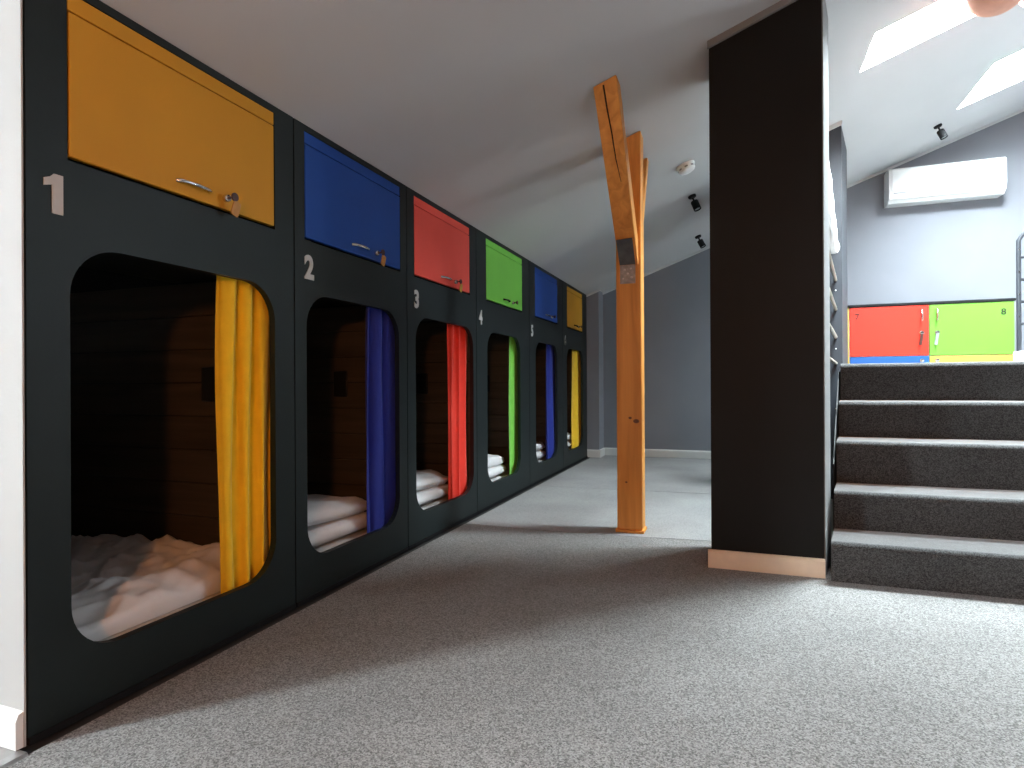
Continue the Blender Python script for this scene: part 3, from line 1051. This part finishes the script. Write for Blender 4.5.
# ================================================================== UPPER LEVEL
# air conditioner
ac = empty('air_conditioner', (1.83, YBACK, 2.465))
tag(ac, 'white wall mounted air conditioner high on the grey back wall', 'air conditioner')
prof = [(YBACK - .001, 2.47), (6.50, 2.465), (6.462, 2.50), (6.445, 2.56), (6.450, 2.765), (6.475, 2.785), (YBACK - .001, 2.785)]
obj('body', plate_bm(prof, [], lambda u, v: (1.385, u, v), (0.895, 0, 0)), M_PLAST, ac)
box('front_cover', 1.405, 2.262, 6.436, 6.447, 2.565, 2.768, M_PLAST, ac, 0.004)
fl = obj('louvre', plate_bm([(6.4605, 2.498), (6.4485, 2.543), (6.4440, 2.541), (6.456, 2.497)], [], lambda u, v: (1.42, u, v), (0.825, 0, 0)), M_PLAST, ac)
box('louvre_gap', 1.42, 2.245, 6.4435, 6.452, 2.545, 2.552, M_GREYPL, ac)

# locker cabinet with four coloured doors
CY = 6.25
cab = empty('locker_cabinet', (1.64, CY, 0.9))
tag(cab, 'low locker cabinet with red, green, blue and yellow doors', 'cabinet')
box('body', 1.020, 2.262, CY + .02, YBACK - .002, 0.9, 1.485, M_PLAST, cab)
box('top', 1.012, 2.268, CY - .008, YBACK - .002, 1.486, 1.508, M_BLKMET, cab, 0.002)
box('side_edge', 0.994, 1.017, CY + .0, CY + .30, 0.9, 1.484, M_PALEY, cab, 0.002)
doors = [('7', 1.024, 1.641, 1.034, 1.482, M_ORR, 'orange red locker door numbered 7', 1),
         ('8', 1.646, 2.258, 1.034, 1.482, M_LIME, 'lime green locker door numbered 8', 0),
         ('', 1.024, 1.641, 0.905, 1.029, M_SKYB, 'bright blue lower door', 1),
         ('', 1.646, 2.258, 0.905, 1.029, M_PALEY, 'pale yellow lower door', 0)]
TXT = Matrix(((1, 0, 0, 0), (0, 0, -1, 0), (0, 1, 0, 0), (0, 0, 0, 1)))
for num, xa, xb, za_, zb2, mm, lb, right in doors:
    d = box('locker_door', xa, xb, CY, CY + .018, za_, zb2, mm, cab, 0.002)
    d['label'] = lb
    hx = xb - 0.055 if right else xa + 0.055
    if num:
        nx_ = xa + 0.06 if right else xb - 0.075
        text_mesh('number', num, M_BLKPL, d, 0.075, 0.001, 0.001, Matrix.Translation((nx_, CY - .001, zb2 - 0.085)) @ TXT)
        hp = [(hx, CY, 1.442), (hx, CY - .022, 1.435), (hx, CY - .026, 1.40), (hx, CY - .022, 1.345), (hx, CY, 1.338)]
        tube('handle', hp, 0.008, M_CHROME, d, 8)
        RX = Matrix.Translation((hx, CY, 1.235)) @ Matrix.Rotation(math.pi / 2, 4, 'X')
        obj('lock', lathe_bm([(0.0, 0.0), (0.018, 0.0), (0.018, 0.012), (0.0, 0.016)], 14, RX), M_CHROME, d, 40)
        kb = add_box(bmesh.new(), hx - .011, hx + .011, CY - .024, CY - .018, 1.125, 1.225)
        kb.transform(Matrix.Translation((hx, CY, 1.225)) @ Matrix.Rotation(math.radians(8), 4, 'Y') @ Matrix.Translation((-hx, -CY, -1.225)))
        obj('key', kb, M_DKRED if right else M_GREYPL, d)
    else:
        RX = Matrix.Translation((hx, CY, 0.990)) @ Matrix.Rotation(math.pi / 2, 4, 'X')
        obj('lock', lathe_bm([(0.0, 0.0), (0.016, 0.0), (0.016, 0.012), (0.0, 0.016)], 14, RX), M_CHROME, d, 40)

# metal guard rail at the right edge
rl = empty('metal_railing', (1.83, 5.0, 0.9))
tag(rl, 'dark metal guard railing with cross bars at the right edge', 'railing')
box('base_block', 1.822, 2.75, 4.93, 5.07, 0.899, 1.005, M_PLAST, rl, 0.004)
tube('post', [(1.831, 5.0, 1.005), (1.831, 5.0, 1.755), (1.875, 5.0, 1.825), (2.0, 5.0, 1.86)], 0.0135, M_DKMET, rl, 10)
tube('post', [(2.70, 5.0, 1.005), (2.70, 5.0, 1.755), (2.66, 5.0, 1.825), (2.54, 5.0, 1.86)], 0.0135, M_DKMET, rl, 10)
tube('top_bar', [(1.99, 5.0, 1.858), (2.55, 5.0, 1.858)], 0.0135, M_DKMET, rl, 10)
for zz in (1.64, 1.49, 1.34, 1.19):
    tube('cross_bar', [(1.835, 5.0, zz), (2.696, 5.0, zz)], 0.010, M_DKMET, rl, 8)
    obj('bolt', lathe_bm([(0, 0.004), (0.006, 0.003), (0.007, 0)], 8,
                         Matrix.Translation((1.831, 4.987, zz + 0.05)) @ Matrix.Rotation(math.pi / 2, 4, 'X')), M_CHROME, rl, 50)

# ================================================================== warm wall lamp behind the camera
LX, LZ = 0.45, 1.40
wl = empty('wall_lamp', (LX, YFRONT, LZ))
tag(wl, 'warm round wall lamp on the white wall behind the viewer', 'lamp')
RY = Matrix.Translation((LX, YFRONT + .001, LZ)) @ Matrix.Rotation(-math.pi / 2, 4, 'X')
obj('base', lathe_bm([(0, 0), (0.10, 0), (0.10, 0.02), (0, 0.022)], 24, RY), M_PLAST, wl, 40)
me_ = bpy.data.materials.new('warm_bulb')
me_.use_nodes = True
pb_ = me_.node_tree.nodes['Principled BSDF']
pb_.inputs['Emission Color'].default_value = (1.0, 0.38, 0.12, 1)
pb_.inputs['Emission Strength'].default_value = 92.0
obj('bulb', lathe_bm([(0.05, 0.022), (0.09, 0.04), (0.10, 0.09), (0.08, 0.14), (0.04, 0.17), (0, 0.175)], 24, RY), me_, wl, 60)
